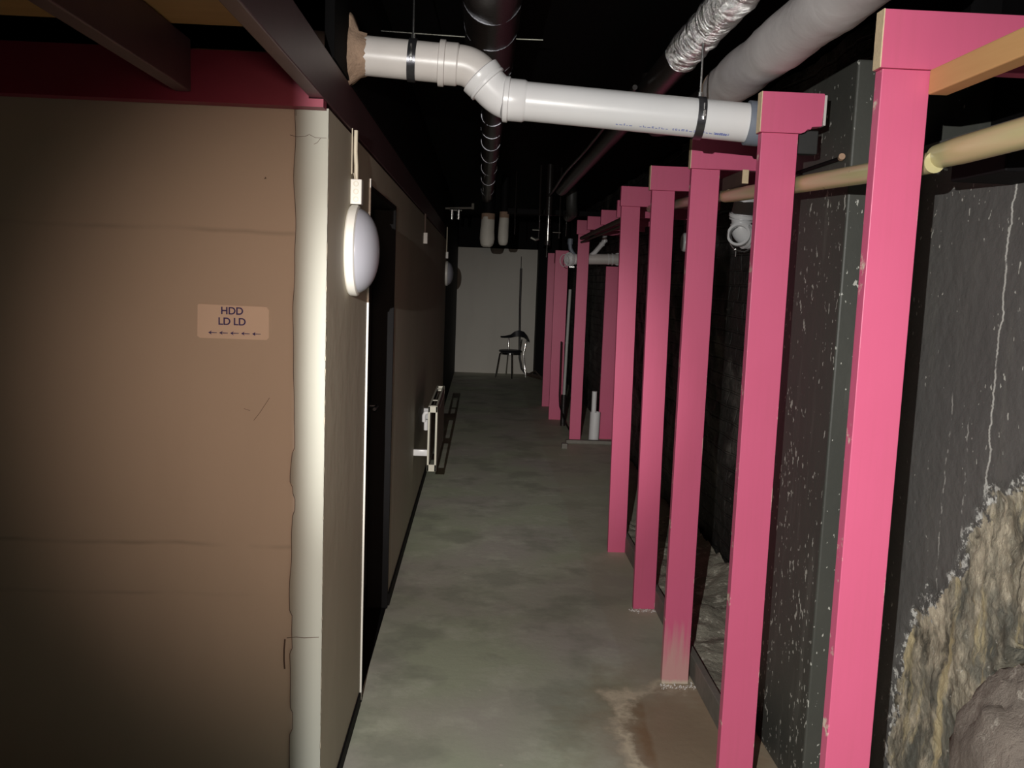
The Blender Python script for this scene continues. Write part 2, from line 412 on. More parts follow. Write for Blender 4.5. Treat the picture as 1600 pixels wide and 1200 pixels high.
hair(m, [(-0.4884, 2.0121), (-0.4873, 1.9967)], .0006, 2.3762)
cr = []
for i in range(0, N+1, 2):
    cr.append((vs_strip[i], WT*i/N))
hair(m, cr, .0009, 2.3760)
hair(m, [(-.5045, .60), (-.5065, .57), (-.5065, .54), (-.5045, .515)], .0022, 2.3758)
m.build('hairline_crack', DARKWOOD, wf)
m = MB(); hair(m, [(-0.5924, 1.2033), (-0.5770, 1.2239), (-0.5512, 1.2652)], .0006, 2.3797); hair(m, [(-0.6182, 1.2342), (-0.6027, 1.2291)], .0005, 2.3797)
m.prism([(-0.5687, 1.8349), (-0.5646, 1.8411), (-0.5625, 1.8359)], 2.3795, 2.3810, Matrix(((1, 0, 0, 0), (0, 0, 1, 0), (0, 1, 0, 0), (0, 0, 0, 1))))
m.build('scratch', DARKWOOD, wf)
# corridor side of the block, with the doorway (Y 3.24 - 4.20)
D0, D1, DH = 3.235, 4.215, 1.912
m = MB()
m.box((-.60, 2.382, 0), (-.4050, D0, WT)); m.box((-.60, D1, 0), (-.4050, 10.35, WT)); m.box((-.60, D0, DH), (-.4050, D1, WT))
struct(m.build('wall_left', SIDEWALL))
m = MB(); m.box((-.60, 10.35, 0), (-.4070, 15.42, 2.62)); struct(m.build('wall_left_far', BLACK))
m = MB(); m.box((-.4080, 2.40, 0), (-.3980, D0-.03, .05)); m.box((-.4080, D1+.02, 0), (-.3960, 10.3, .06)); struct(m.build('baseboard_left', BLACK))
d = thing('door_1', 'black panelled door set back in the corridor side of the tan block', 'door', (-.5, D0, 0)); d['kind'] = 'structure'
m = MB(); m.box((-.55, D0, 0.0), (-.50, D1, DH)); m.build('door_panel', BLACK, d)
m = MB()
for y0, y1 in ((D0+.10, D0+.46), (D0+.54, D1-.10)):
    for z0, z1 in ((.15, .85), (.95, 1.80)):
        m.box((-.502, y0, z0), (-.494, y1, z1), .003)
m.build('raised_moulding', BLACKG, d)
m = MB(); m.tube([(-.50, D1-.10, 1.0), (-.46, D1-.10, 1.0)], .009, 10); m.tube([(-.46, D1-.11, 1.0), (-.46, D1-.21, 1.0)], .008, 10); m.build('door_handle', DKSTEEL, d)
t1 = thing('trim_1', 'white edged black casing round the doorway', 'door frame', (-.4050, D0, 0)); t1['kind'] = 'structure'
m = MB(); m.box((-.47, D0-.006, 0), (-.3980, D0+.012, DH+.02)); m.box((-.50, D1-.02, 0), (-.4020, D1+.006, DH)); m.box((-.50, D0, DH-.016), (-.4010, D1, DH+.003)); m.build('casing', BLACK, t1)
m = MB(); m.box((-.4070, D0-.0075, .01), (-.3985, D0-.0055, 1.935)); m.build('white_edge', WHITEPL, t1)

m = MB(); m.box((-.55, D0+.013, 0), (-.408, D1-.021, .004)); m.build('threshold', BLACK, d)
# unseen stub added behind the camera to keep torchlight off the left wall
m = MB(); m.box((-1.6, -.10, 0), (-.2955, -.06, 2.62)); struct(m.build('torch_block_stub', TANWALL))

# right side: near wall with broken plaster (X 1.25), pier (X 1.05), recess (X 1.42)
poly = [(1.60, 1.30), (1.78, 1.22), (1.956, 1.175), (2.06, 1.14), (2.11, 1.10), (2.16, .93), (2.26, .84), (2.33, .76), (2.44, .60), (2.47, .40), (2.46, .21), (2.48, .0), (1.5, .0), (1.45, .8), (1.5, 1.2)]
def sdist(y, z):
    ins = False; dm = 9
    n = len(poly)
    for i in range(n):
        (a, b), (c_, d_) = poly[i], poly[(i+1) % n]
        if (b > z) != (d_ > z) and y < (c_-a)*(z-b)/(d_-b)+a: ins = not ins
        ex, ez = c_-a, d_-b; tt = max(0, min(1, ((y-a)*ex+(z-b)*ez)/(ex*ex+ez*ez)))
        dm = min(dm, math.hypot(y-a-ex*tt, z-b-ez*tt))
    return dm if ins else -dm
ys = [1.0+.008*i for i in range(201)]; zs = [.008*i for i in range(254)]  # wall stops short so its shaded upper band drops to black
vs = []; bare = []
for z in zs:
    for y in ys:
        s_ = sdist(y, z) + .05*noise.noise(Vector((1, y*9, z*9))) + .03*noise.noise(Vector((2, y*24, z*24)))
        b = max(0, min(1, .5 + s_/.10)); bare.append(b)
        x = 1.25
        if b > .05:
            q = Vector((0, y, z))
            q2 = Vector((0, y, z*.6))
            r_ = .020*noise.noise(q*3.5) + .006*noise.noise(q2*14) + .005*noise.noise(q*32) + .005*noise.noise(q*62)
            x = 1.25 + (min(1, (b-.05)*1.4))*(.012 - r_*1.1)
        else:
            x += .004*noise.noise(Vector((0, y*3, z*3)))
        e_ = math.hypot((y-1.79)/.235, (z-.50)/.30)
        if .7 < e_ < 1.8:
            qs = Vector((.04, (y-1.79)/.235, (z-.50)/.30)).normalized()
            rs_ = 1 + .22*noise.noise(qs*1.6+Vector((4, 1, 2))) + .10*noise.noise(qs*4.5) + .05*noise.noise(qs*11)
            x += .16*math.exp(-((e_/rs_-1.10)/.055)**4)
        vs.append((x, y, z))
ny = len(ys); fs = [(j*ny+i, j*ny+i+1, (j+1)*ny+i+1, (j+1)*ny+i) for j in range(len(zs)-1) for i in range(ny-1)]
n0 = len(vs)
vs += [(1.45, 1.0, 0), (1.45, 2.6, 0), (1.45, 2.6, 2.024), (1.45, 1.0, 2.024)]; bare += [0]*4
m = MB(); m.add(vs, fs, True); m.add([], [])
m.f.append((n0, n0+3, n0+2, n0+1)); m.sm.append(False)
m.f.append(tuple([n0, n0+1] + [ny-1-i for i in range(ny)])); m.sm.append(False)
m.f.append(tuple([n0+3] + [(len(zs)-1)*ny+i for i in range(ny)] + [n0+2])); m.sm.append(False)
m.f.append(tuple([n0] + [j*ny for j in range(len(zs))] + [n0+3])); m.sm.append(False)
m.f.append(tuple([n0+1, n0+2] + [(len(zs)-1-j)*ny+ny-1 for j in range(len(zs))])); m.sm.append(False)
w = struct(m.build('wall_right', BWALLD))
at = w.data.attributes.new('bare', 'FLOAT', 'POINT'); at.data.foreach_set('value', bare)
m = MB(); m.box((1.05, 2.60, 0), (1.60, 3.10, 2.26), .006); struct(m.build('wall_right_pier', BWALL))
m = MB(); m.box((1.36, 2.60, 2.262), (1.60, 3.10, 2.62)); struct(m.build('dark_filler_above_pier', BLACK))  # black filler added to keep the band over the pier dark
ys2 = [3.10+.05*i for i in range(245)]; zs2 = [.04*i for i in range(66)]
vs = []
for z in zs2:
    for y in ys2:
        q = Vector((0, y, z)); vs.append((1.42 + .03*noise.noise(q*2.4) + .02*noise.noise(q*7) + .01*noise.noise(q*16), y, z))
ny = len(ys2); fs = [(j*ny+i, j*ny+i+1, (j+1)*ny+i+1, (j+1)*ny+i) for j in range(len(zs2)-1) for i in range(ny-1)]
m = MB(); m.add(vs, fs, True); m.box((1.49, 3.1, 0), (1.6, 15.3, 2.62)); struct(m.build('wall_right_recess', BRICK))
m = MB(); m.box((-3.2, -3.6, 0), (2.0, -3.5, 2.62)); struct(m.build('wall_rear', BLACK))
m = MB(); m.box((1.45, -3.5, 0), (1.6, 2.6, 2.62)); struct(m.build('wall_right_outer', BLACK))
m = MB(); m.box((-3.3, -3.5, 0), (-3.2, 2.6, 2.62)); struct(m.build('wall_left_outer', BLACK))
# rubble ground behind the frames
vs = []; xs = [.945+.025*i for i in range(20)]; ys3 = [3.12+.03*i for i in range(92)]
for y in ys3:
    for x in xs:
        q = Vector((x, y, 0)); vs.append((min(x, 1.40), y, .035 + .03*noise.noise(q*4) + .022*noise.noise(q*11) + .012*noise.noise(q*28) + .06*max(0, (x-1.2))/.22))
nx = len(xs); fs = [(j*nx+i, j*nx+i+1, (j+1)*nx+i+1, (j+1)*nx+i) for j in range(len(ys3)-1) for i in range(nx-1)]
m = MB(); m.add(vs, fs, True)
tag(m.build('rubble', RUBBLE), 'pale rubble and dried mortar on the ground behind the pink posts', 'rubble', kind='stuff')
# stone in the broken plaster, bottom right
m = MB(); vs = []; NU, NV = 56, 34
for j in range(NV+1):
    th = math.pi*j/NV
    for i in range(NU):
        ph = 2*math.pi*i/NU
        q = Vector((math.sin(th)*math.cos(ph), math.sin(th)*math.sin(ph), math.cos(th)))
        r = 1 + .22*noise.noise(q*1.6+Vector((4, 1, 2))) + .10*noise.noise(q*4.5) + .05*noise.noise(q*11) + .025*noise.noise(q*24)
        vs.append((1.235 + q.x*.12*r, 1.79 + q.y*.235*r, .50 + q.z*.30*r))
fs = [(j*NU+i, j*NU+(i+1) % NU, (j+1)*NU+(i+1) % NU, (j+1)*NU+i) for j in range(NV) for i in range(NU)]
m.add(vs, fs, True)
t = NT('rough_stone', .8); p = t.pos()
c = t.mix(t.noise(p, 9, 6, .6), (0.15, 0.125, 0.105), (0.46, 0.39, 0.33)); c = t.mix(smooth_mask(t, t.noise(p, 26, 5, .7), .60, .68), c, (0.55, 0.49, 0.42)); t.col(c); t.bump(t.noise(p, 30, 7, .75), 1.0, .02)
tag(m.build('stone', t.m, loc=(1.235, 1.79, .3)), 'big rough grey-brown stone bulging from the broken plaster at the bottom right', 'stone')

# ------------------------------------------------------------------ pink frames
ORD = ['nearest', 'second', 'third', 'fourth', 'fifth', 'sixth', 'seventh', 'eighth']
def frame(X, Y, w, hx, label, ztop=2.157, hh=.112, post=True, mat=PINK, px=None, dep=.032, bare_l=True, bare_r=False, ragged=False, lean=0.0):
    r = thing('timber_frame', label, 'post', (X, Y, 0), 'pink timber frames along the right of the corridor')
    px = X if px is None else px
    if post:
        m = MB(); m.box((px, Y, 0), (px+w, Y+dep, ztop-hh-.001), .0015)
        if lean: m.v = [(v[0]+lean*(1-v[2]/2.05), v[1], v[2]) for v in m.v]
        m.build('post', mat, r, loc=(px, Y, 0))
    m = MB()
    if ragged:
        poly_ = [(X-.006, ztop-hh), (X+.112, ztop-hh), (X+.122, ztop-hh+.004), (X+.130, ztop-hh+.012), (X+.139, ztop-hh+.012), (X+.142, ztop-hh+.019), (hx-.004, ztop-hh+.022), (hx, ztop-.006), (hx-.003, ztop), (X-.006, ztop)]
        m.prism(poly_, Y-.004, Y+dep, Matrix(((1, 0, 0, 0), (0, 0, 1, 0), (0, 1, 0, 0), (0, 0, 0, 1))))
    else:
        m.box((X-.006, Y-.004, ztop-hh), (hx, Y+dep, ztop), .0015)
    h = m.build('header', mat if mat is PINK else PINK, r, loc=(X, Y, ztop-hh))
    if bare_l:
        m = MB(); vs = []; K = 16
        for i in range(K+1):
            z = ztop-hh+hh*i/K; e = .0012*noise.noise(Vector((X, 0, z*90)))
            vs += [(X-.0078, Y-.0045+e, z), (X-.0055, Y-.0048+e, z), (X-.0055, Y+dep-.003+e, z), (X-.0078, Y+dep-.003+e, z)]
        m.add(vs, [(i*4+j, i*4+(j+1) % 4, (i+1)*4+(j+1) % 4, (i+1)*4+j) for i in range(K) for j in range(4)] + [(0, 1, 2, 3), (K*4, K*4+3, K*4+2, K*4+1)])
        b = m.build('sawn_end', BAREWOOD, h); b['label'] = 'bare pale sawn end of the header'
    if bare_r:
        m = MB(); m.box((hx-.001, Y-.006, ztop-hh+.024), (hx+.006, Y+dep, ztop-.004), .001); m.build('torn_end', OLDPVC, h)
    return r
frame(.781, 1.812, .098, 1.245, 'nearest pink post, its long header running out at the upper right')
frame(.784, 2.592, .106, .958, 'second nearest pink post with a short broken-off header before the white pipe end', bare_r=True, ragged=True, dep=.034)
frame(.783, 3.440, .108, 1.30, 'third nearest pink post, its foot worn pale, header under the white pipe', mat=PINKW)
frame(.785, 4.270, .108, 1.30, 'fourth pink post from the front, low pale crumbs round its foot', px=.790, lean=.018)
frame(.790, 5.200, .108, 1.36, 'fifth pink post from the front, last before the gap with white tubes', px=.790, lean=.022, bare_l=False)
for X, Y, zt, nm in ((.900, 6.07, 2.157, 'pink header without a post, first one showing behind the fifth post'), (.905, 6.92, 2.157, 'pink header without a post, second one showing behind the fifth post'), (.898, 7.75, 2.165, 'pink header without a post, the one next to the far post at the gap')):
    frame(X, Y, .1, 1.39, nm, ztop=zt, post=False, bare_l=False)
frame(.925, 8.86, .112, 1.39, 'far pink post standing just left of the two white floor tubes', ztop=2.205, hh=.135, bare_l=False, px=.936)
def lone(X, Y, w, dep, z1, label, mat=PINK):
    m = MB(); m.box((X, Y, 0), (X+w, Y+dep, z1), .0015)
    return tag(m.build('wooden_post', mat, loc=(X, Y, 0)), label, 'post', 'lone pink posts without headers')
lone(1.262, 9.12, .155, .04, 1.772, 'greyish pink post under the far white drain pipe, right of the two tubes')
lone(.838, 10.32, .150, .05, 1.955, 'farthest broad pink post, nearest to the end wall chair')
lone(.832, 11.40, .10, .05, 1.955, 'pink post half hidden behind the farthest broad post, showing at its left edge')

# low board behind the post feet
m = MB(); m.box((.915, 2.75, 0), (.943, 5.9, .095), .003); m.build('sole_board', PLASTERGREY); tag(bpy.data.objects['sole_board'], 'long low grey board on edge behind the feet of the pink posts', 'board')
m = MB(); m.box((.90, 8.79, 0), (1.40, 8.852, .035), .004)
tag(m.build('kerb', PLASTERGREY), 'low concrete ledge crossing behind the far pink post under the white tubes', 'ledge')
m = MB(); m.box((.83, 8.50, 0), (.885, 8.56, .05), .004); m.box((.85, 8.56, 0), (.885, 8.60, .035), .003)
tag(m.build('brick_fragment', PLASTERGREY), 'small grey block on the floor left of the far pink post', 'block')

for (fx, fy, lab) in ((.80, 4.25, 'pale crumbs on the floor round the foot of the fourth pink post'), (.79, 3.42, 'pale crumbs on the floor at the worn foot of the third pink post')):
    m = MB(); rnd = random.Random(int(fy*100))
    for k in range(150):
        a = rnd.uniform(0, 1); x_ = fx + rnd.uniform(-.015, .13) ; y_ = fy + rnd.gauss(-.006, .012)
        if k % 3 == 0: x_ = fx+.115+.05*math.sin(a*3); y_ = fy+.02-.16*a+rnd.gauss(0, .008)
        r_ = rnd.uniform(.001, .0045)
        m.add([(x_-r_, y_-r_, 0), (x_+r_, y_-r_*.6, 0), (x_, y_+r_, 0), (x_+r_*.2, y_, r_*1.3)], [(0, 1, 3), (1, 2, 3), (2, 0, 3), (0, 2, 1)])
    tag(m.build('plaster_crumbs', OLDPVC), lab, 'crumbs', kind='stuff')

# ------------------------------------------------------------------ rails and laths
PG = 'round wooden handrail poles behind the pink posts'
def pole(a, b, r, label, mat):
    m = MB(); a, b = Vector(a), Vector(b); pts = [a + (b-a)*i/10 for i in range(11)]
    m.tube(pts, [r*.9]+[r]*9+[r*.9], 20)
    o = m.build('handrail_pole', mat, loc=tuple(a)); return tag(o, label, 'handrail', PG)
pole((.938, .92, 1.890), (.938, 1.87, 1.887), .0275, 'thick pale varnished pole at the right edge, running forward from the nearest pink post', POLE)
pole((.925, 1.855, 1.873), (.920, 3.45, 1.946), .0245, 'varnished round pole between the nearest and the third pink posts', POLE)
pole((.938, 3.46, 1.955), (.945, 5.15, 2.030), .022, 'dull round pole between the third and the fifth pink posts', POLEF)
m = MB(); m.box((.874, .88, 1.996), (.914, 1.807, 2.044), .003); tag(m.build('wooden_lath', LATH, loc=(.93, .88, 2.03)), 'orange-brown square lath at the top right, meeting the nearest header', 'lath', 'wooden laths along the headers')
m = MB(); m.box((.972, 4.235, 1.994), (1.0, 5.19, 2.032), .003); lo = m.build('wooden_lath', DARKWOOD, loc=(.93, 4.3, 2.0)); tag(lo, 'dark lath whose pale end shows under the fourth header beside the pole', 'lath', 'wooden laths along the headers')
m = MB(); m.box((.972, 4.231, 1.995), (1.0, 4.236, 2.031), .001); m.build('sawn_end', BAREWOOD, lo)
m = MB(); m.box((.965, 3.395, 1.992), (.989, 3.40, 2.043), .001); sawn = m
m = MB(); m.box((.968, 3.40, 1.990), (.992, 4.22, 2.044), .004); lo = m.build('wooden_lath', DARKWOOD, loc=(.93, 3.5, 2.0)); sawn.build('sawn_end', BAREWOOD, lo); tag(lo, 'dark lath whose end shows under the third header, left of the second post', 'lath', 'wooden laths along the headers')
m = MB(); m.tube([(.93, 5.95, 2.03), (.935, 7.2, 2.026), (.965, 8.845, 2.03)], .018, 10); m.tube([(.955, 5.95, 2.0), (.96, 8.8, 1.99)], .010, 8)
tag(m.build('wooden_lath', DARKWOOD, loc=(.93, 6, 2.0)), 'dark brown lath slung under the far pink headers', 'lath', 'wooden laths along the headers')

# ------------------------------------------------------------------ beams over the left block
def beam(name, a, b, mat, label, bev=.003):
    m = MB(); m.box(a, b, bev); o = m.build(name, mat, loc=a); return tag(o, label, 'beam')
beam('ceiling_beam', (-.444, .55, 2.034), (-.408, 9.9, 2.160), DARKPINK, 'dark maroon beam running down the corridor on top of the left block')
beam('ceiling_beam', (-.775, .55, 2.034), (-.735, 2.32, 2.160), DARKPINK, 'dark maroon beam overhead at the upper left, ending at the red board')
beam('ceiling_beam', (-1.30, .55, 2.034), (-1.26, 2.32, 2.160), DARKPINK, 'dark beam overhead in the far upper left corner')
m = MB(); m.prism([(-3.1, 2.012), (-.4095, 2.012), (-.4095, 2.032), (-.446, 2.032), (-.446, 2.138), (-3.1, 2.138)], 2.325, 2.372, Matrix(((1, 0, 0, 0), (0, 0, 1, 0), (0, 1, 0, 0), (0, 0, 0, 1))))
tag(m.build('header_board', REDPAINT, loc=(-3.1, 2.325, 2.01)), 'deep red board along the top of the tan wall', 'beam')
beam('ceiling_plank', (-1.9, 1.70, 2.162), (-.45, 2.19, 2.182), PLANK, 'brown plank laid across the overhead beams at the upper left')
beam('ceiling_plank', (-.90, 2.50, 2.162), (-.45, 2.56, 2.182), PLANK, 'narrow plank edge glimpsed above the red board')
m = MB(); m.box((-.43, 2.45, 2.162), (-.405, 10.3, 2.62)); struct(m.build('ceiling_side_panel', bpy.data.materials['black_ceiling_paint']))

# ------------------------------------------------------------------ white drain pipe
dp = thing('drain_pipe', 'white plastic drain pipe with a double bend crossing under the ceiling', 'pipe', (0, 2.75, 2.1))
R0 = .0565
m = MB(); L0 = Vector((-.60, 2.75, 2.252)); L1 = Vector((-.135, 2.75, 2.229))
m.tube([L0, L1], R0, 36); m.build('pipe_section', OLDPVC, dp)
# socket
ax = (L1-L0).normalized()
m = MB()
m.tube([L1-ax*.012, L1-ax*.010, L1+ax*.006, L1+ax*.008], [R0+.003, R0+.010, R0+.010, R0+.004], 36)
m.tube([L1+ax*.008, L1+ax*.042, L1+ax*.046], [R0+.005, R0+.005, R0+.0015], 36)
m.build('socket', OLDPVC, dp)
# first bend, straight, second bend
c1 = L1 + ax*.046
dn = Vector((.70, 0, -.714)).normalized()
P1 = Vector((-.052, 2.75, 2.2225)); P1 = c1 + ax*.045
P2 = P1 + dn*.092
R1_ = Vector((.056, 2.745, 2.1325)); Rend = Vector((.86, 2.70, 2.083))
ax2 = (Rend-R1_).normalized()
def bez(a, b, c_, n=10): return [a*(1-t_)**2 + b*2*t_*(1-t_) + c_*t_*t_ for t_ in [i/n for i in range(n+1)]]
m = MB(); m.tube(bez(c1, c1+ax*.040, c1+ax*.040+dn*.036, 12), R0+.001, 36)
e1 = c1+ax*.040+dn*.036
m.build('bend', OLDPVC, dp)
m = MB()
m.tube([e1-dn*.004, e1, e1+dn*.004, e1+dn*.024, e1+dn*.028], [R0+.001, R0+.009, R0+.009, R0+.007, R0+.003], 36)
m.tube([e1+dn*.027, e1+dn*.029, e1+dn*.036, e1+dn*.038], [R0+.001, R0+.0075, R0+.0075, R0+.001], 36)
m.build('bend_collar', WHITEPVC, dp)
m = MB(); e2 = e1+dn*.036; tgt = R1_ + ax2*.004
m.tube(bez(e2, e2+dn*.046, tgt, 14), R0+.0005, 36); m.build('bend', WHITEPVC, dp)
m = MB(); m.tube([R1_-ax2*.008, R1_-ax2*.005, R1_+ax2*.008, R1_+ax2*.010], [R0+.003, R0+.0095, R0+.0095, R0+.006], 36)
m.tube([R1_+ax2*.010, R1_+ax2*.052, R1_+ax2*.060], [R0+.0045, R0+.0045, R0], 36); m.build('socket', WHITEPVC, dp)
m = MB(); s0 = R1_+ax2*.058; s1 = R1_+ax2*(.716)
m.tube([s0, s0*.5+s1*.5, s1], R0, 40); m.build('pipe_section', WHITEPVC, dp)
# faded print along the pipe: illegible, short strokes
m = MB(); upv = Vector((0, 0, 1)) - ax2*ax2.z; upv.normalize(); side = ax2.cross(upv)
if side.y > 0: side = -side
def onpipe(sx, an):
    return R1_ + ax2*sx + (side*math.cos(an) + upv*math.sin(an))*(R0+.0006)
sx = .33
while sx < .66:
    wd = random.choice((.004, .006, .009)); an0 = -.98; hgt_ = random.choice((.06, .09, .10))
    if random.random() < .8:
        for k in range(random.choice((1, 2))):
            a0 = an0+k*.075; a1 = a0+.045
            m.add([onpipe(sx, a0), onpipe(sx+wd, a0), onpipe(sx+wd, a1), onpipe(sx, a1)], [(0, 1, 2, 3)])
        if random.random() < .5: m.add([onpipe(sx, an0), onpipe(sx+.002, an0), onpipe(sx+.002, an0+hgt_*1.2), onpipe(sx, an0+hgt_*1.2)], [(0, 1, 2, 3)])
    sx += wd+.004
for k in range(6):
    s_ = .622+k*.006; m.add([onpipe(s_, -1.02), onpipe(s_+.005, -1.02), onpipe(s_+.005, -.88), onpipe(s_, -.88)], [(0, 1, 2, 3)])
m.build('printed_marking', INKB, dp)
m = MB(); m.tube([s1, s1+ax2*.001, s1+ax2*.040, s1+ax2*.041], [R0, R0+.008, R0+.008, R0+.001], 36); m.tube([s1+ax2*.03, s1+ax2*.16], R0+.002, 36); m.build('rubber_coupling', GREYPVC, dp)
# torn brown foam where the pipe leaves the wall
m = MB(); vs = []; K = 40; c0 = Vector((-.402, 2.75, 2.242))
for j, (dx_, rr) in enumerate(((-.03, .060), (-.006, .086), (.004, .078), (.022, .066), (.045, .0575))):
    for k in range(K):
        an = 2*math.pi*k/K; q = Vector((dx_*8, math.cos(an)*1.7, math.sin(an)*1.7))
        r = rr*(1 + (.14 if j < 3 else .06)*noise.noise(q*2.2) + .07*noise.noise(q*5))
        if j in (1, 2) and math.sin(an) > .88: r += .030
        vs.append(c0 + Vector((dx_ + (.012*noise.noise(q*3) if j == 4 else 0), math.cos(an)*r, math.sin(an)*r)))
m.add(vs, [(j*K+k, j*K+(k+1) % K, (j+1)*K+(k+1) % K, (j+1)*K+k) for j in range(4) for k in range(K)], True)
o = m.build('foam_seal', FOAM, dp); o['label'] = 'ragged brown foam sleeve round the pipe'
def clamp(c_, ax_, label, ztop=2.62):
    r = thing('pipe_hanger', label, 'pipe hanger', tuple(c_), 'threaded rod hangers of the white drain pipe')
    m = MB(); m.ring(c_, ax_, R0+.0005, R0+.0055, .012, 36); m.build('rubber_lined_ring', DKSTEEL, r)
    m = MB(); side_ = Vector((0, -1, 0)); cc = Vector(c_) + side_*(R0+.008)
    m.box(cc+Vector((-.004, -.004, -.016)), cc+Vector((.004, .006, .012)), .001); m.tube([cc+Vector((0, -.004, -.004)), cc+Vector((0, -.010, -.004))], .004, 8)
    m.tube([cc+Vector((0, 0, .014)), cc+Vector((0, 0, .032))], .0022, 8); m.build('clamp_screw', STEEL, r)
    m = MB(); top = Vector(c_)+Vector((0, 0, R0)); m.tube([top, top+Vector((0, 0, .018))], .0075, 8); m.build('nut', STEEL, r)
    m = MB(); m.tube([top+Vector((0, 0, .01)), Vector((top.x, top.y, ztop))], .0032, 8); m.build('threaded_rod', STEEL, r)
clamp(L0+(L1-L0)*((-.224+.60)/(.465)), ax, 'hanger with a ring clamp on the left, older length of the white pipe')
clamp(R1_+ax2*.575, ax2, 'hanger with a ring clamp near the grey coupling of the white pipe', 2.312)

# ------------------------------------------------------------------ overhead ducts and pipes
bd = thing('ceiling_duct', 'fat dark wrapped duct hanging overhead at the top centre', 'duct', (0, 2.0, 2.42))
m = MB(); m.tube([(0.005, 1.2+.1*i, 2.425) for i in range(24)]+[(.008, 3.62, 2.425)], .088, 28, rough=.06); m.build('wrapping', BLACKG, bd)
for y in (2.72, 3.02, 3.38, 3.56):
    m = MB(); m.ring((.006, y, 2.425), (0, 1, .05), .084, .0895, .0014); m.build('wire_tie', DKSTEEL, bd)
bp = thing('wrapped_pipe', 'thin black wrapped pipe with wire ties leading down the corridor ceiling', 'pipe', (0, 4, 2.38))
m = MB(); m.tube([(.030, 3.60+.2*i, 2.40) for i in range(28)], .056, 20, rough=.12); m.build('wrapping', BLACKG, bp)
for y in (4.05, 4.5, 4.9, 5.35, 5.9, 6.6, 7.3, 8.2):
    m = MB(); m.ring((.030, y, 2.40), (0.1, 1, .12), .054, .0585, .0022); m.build('wire_tie', DKSTEEL, bp)
sp_ = thing('foil_pipe', 'pipe wrapped in crinkled silver foil at the top, its length continuing in black', 'pipe', (.64, 2.7, 2.366))
m = MB(); m.tube([(.645, 1.6+.03*i, 2.366) for i in range(50)], .056, 26, rough=.13); m.build('foil_wrapping', FOIL, sp_)
m = MB(); m.tube([(.645, 3.04, 2.366)]+[(.645, 3.1+.3*i, 2.366) for i in range(16)], .052, 22, rough=.04); m.build('black_wrapping', BLACKG, sp_)
gp = thing('lagged_pipe', 'thick pipe in grey canvas lagging sloping away at the upper right', 'pipe', (.79, 2.6, 2.27))
m = MB(); m.tube([(.800, 1.7+.04*i, 2.272+.000*i) for i in range(36)]+[(.80, 3.13, 2.274)], [.073+.002*math.sin(i*.7) for i in range(36)]+[.066], 40, rough=.045); m.build('canvas_lagging', LAG, gp)
m = MB(); m.ring((.80, 3.135, 2.275), (0, 1, 0), .055, .068, .010); m.build('end_band', FOAM, gp)
m = MB(); m.tube([(.80, 3.12, 2.275), (.80, 3.9, 2.29), (.80, 4.3, 2.34), (.80, 4.5, 2.62)], .050, 20, rough=.05); m.build('black_section', BLACKG, gp)
for (xx, zz, rr, y0, y1, lab) in ((.560, 2.345, .010, 3.5, 8.0, 'black cable strung beside the foil wrapped pipe'),):
    m = MB(); m.tube([(xx+.006*math.sin(i*.7), y0+(y1-y0)*i/12, zz+.006*math.sin(i)) for i in range(13)], rr, 10)
    tag(m.build('overhead_cable' if rr < .02 else 'overhead_pipe', BLACKG, loc=(xx, y0, zz)), lab, 'cable' if rr < .02 else 'pipe')
m = MB(); m.tube([(-.40, 3.45, 2.495), (-.1, 3.45, 2.488), (.2, 3.45, 2.49)], .003, 6)
tag(m.build('ceiling_wire', STEEL, loc=(-.3, 3.45, 2.49)), 'thin wire stretched across between the fat duct and the left', 'wire')
m = MB(); m.tube([(.56+.02*math.sin(i), 2.5, 2.62-.012*i) for i in range(9)]+[(.60, 2.52, 2.50), (.64, 2.55, 2.43)], .004, 6)
tag(m.build('loose_cable', CABLE, loc=(.56, 2.5, 2.5)), 'loose cream cable hanging above the silver foil pipe', 'cable')

# far cluster of pipes
for x, r, z0, lab in ((.045, .072, 1.922, 'fatter of the two white wrapped pipe stubs hanging at the far end'), (.208, .052, 1.945, 'thinner of the two white wrapped pipe stubs hanging at the far end')):
    q = thing('pipe_stub', lab, 'pipe', (x, 9.2, z0), 'white wrapped pipe stubs at the far end')
    m = MB(); m.tube([(x, 9.2, z0), (x, 9.2, z0+.012), (x, 9.2, z0+.04), (x, 9.2, z0+.08), (x, 9.2, z0+.16), (x+.004, 9.2, z0+.30)], [r*.50, r*.80, r*.97, r*1.02, r*.99, r*.93], 24, rough=.05); m.build('white_wrapping', WRAP, q)
    m = MB(); m.tube([(x+.004, 9.2, z0+.29), (x+.004, 9.2, 2.62)], r*.88, 18); m.build('black_top', BLACK, q)
    m = MB(); m.tube([(x+.004, 9.2, z0+.275), (x+.004, 9.2, z0+.335)], r*.955, 18); m.build('brown_tape', FOAM, q)
m = MB(); m.box((.24, 9.0, 2.255), (1.45, 9.12, 2.305), .004); tag(m.build('support_channel', BLACK, loc=(.24, 9, 2.25)), 'black crossbar under the ceiling left of the far pink headers', 'bar')
m = MB(); m.tube([(-.39, 9.3, 2.30), (-.10, 9.3, 2.315)], .010, 8); m.tube([(-.11, 9.3, 2.30), (-.11, 9.3, 2.36)], .015, 8); m.build('conduit', PLASTERGREY); tag(bpy.data.objects['conduit'], 'small grey conduit near the ceiling at the far left wall', 'conduit')
m = MB(); m.tube([(-.32, 9.25, 2.19), (-.32, 9.25, 2.285)], .018, 10); m.tube([(-.25, 9.25, 2.19), (-.25, 9.25, 2.285)], .018, 10); m.tube([(-.34, 9.25, 2.285), (-.22, 9.25, 2.285)], .012, 8)
tag(m.build('pipe_fitting', STEEL, loc=(-.3, 9.25, 2.2)), 'pair of small metal fittings under the grey conduit', 'fitting')
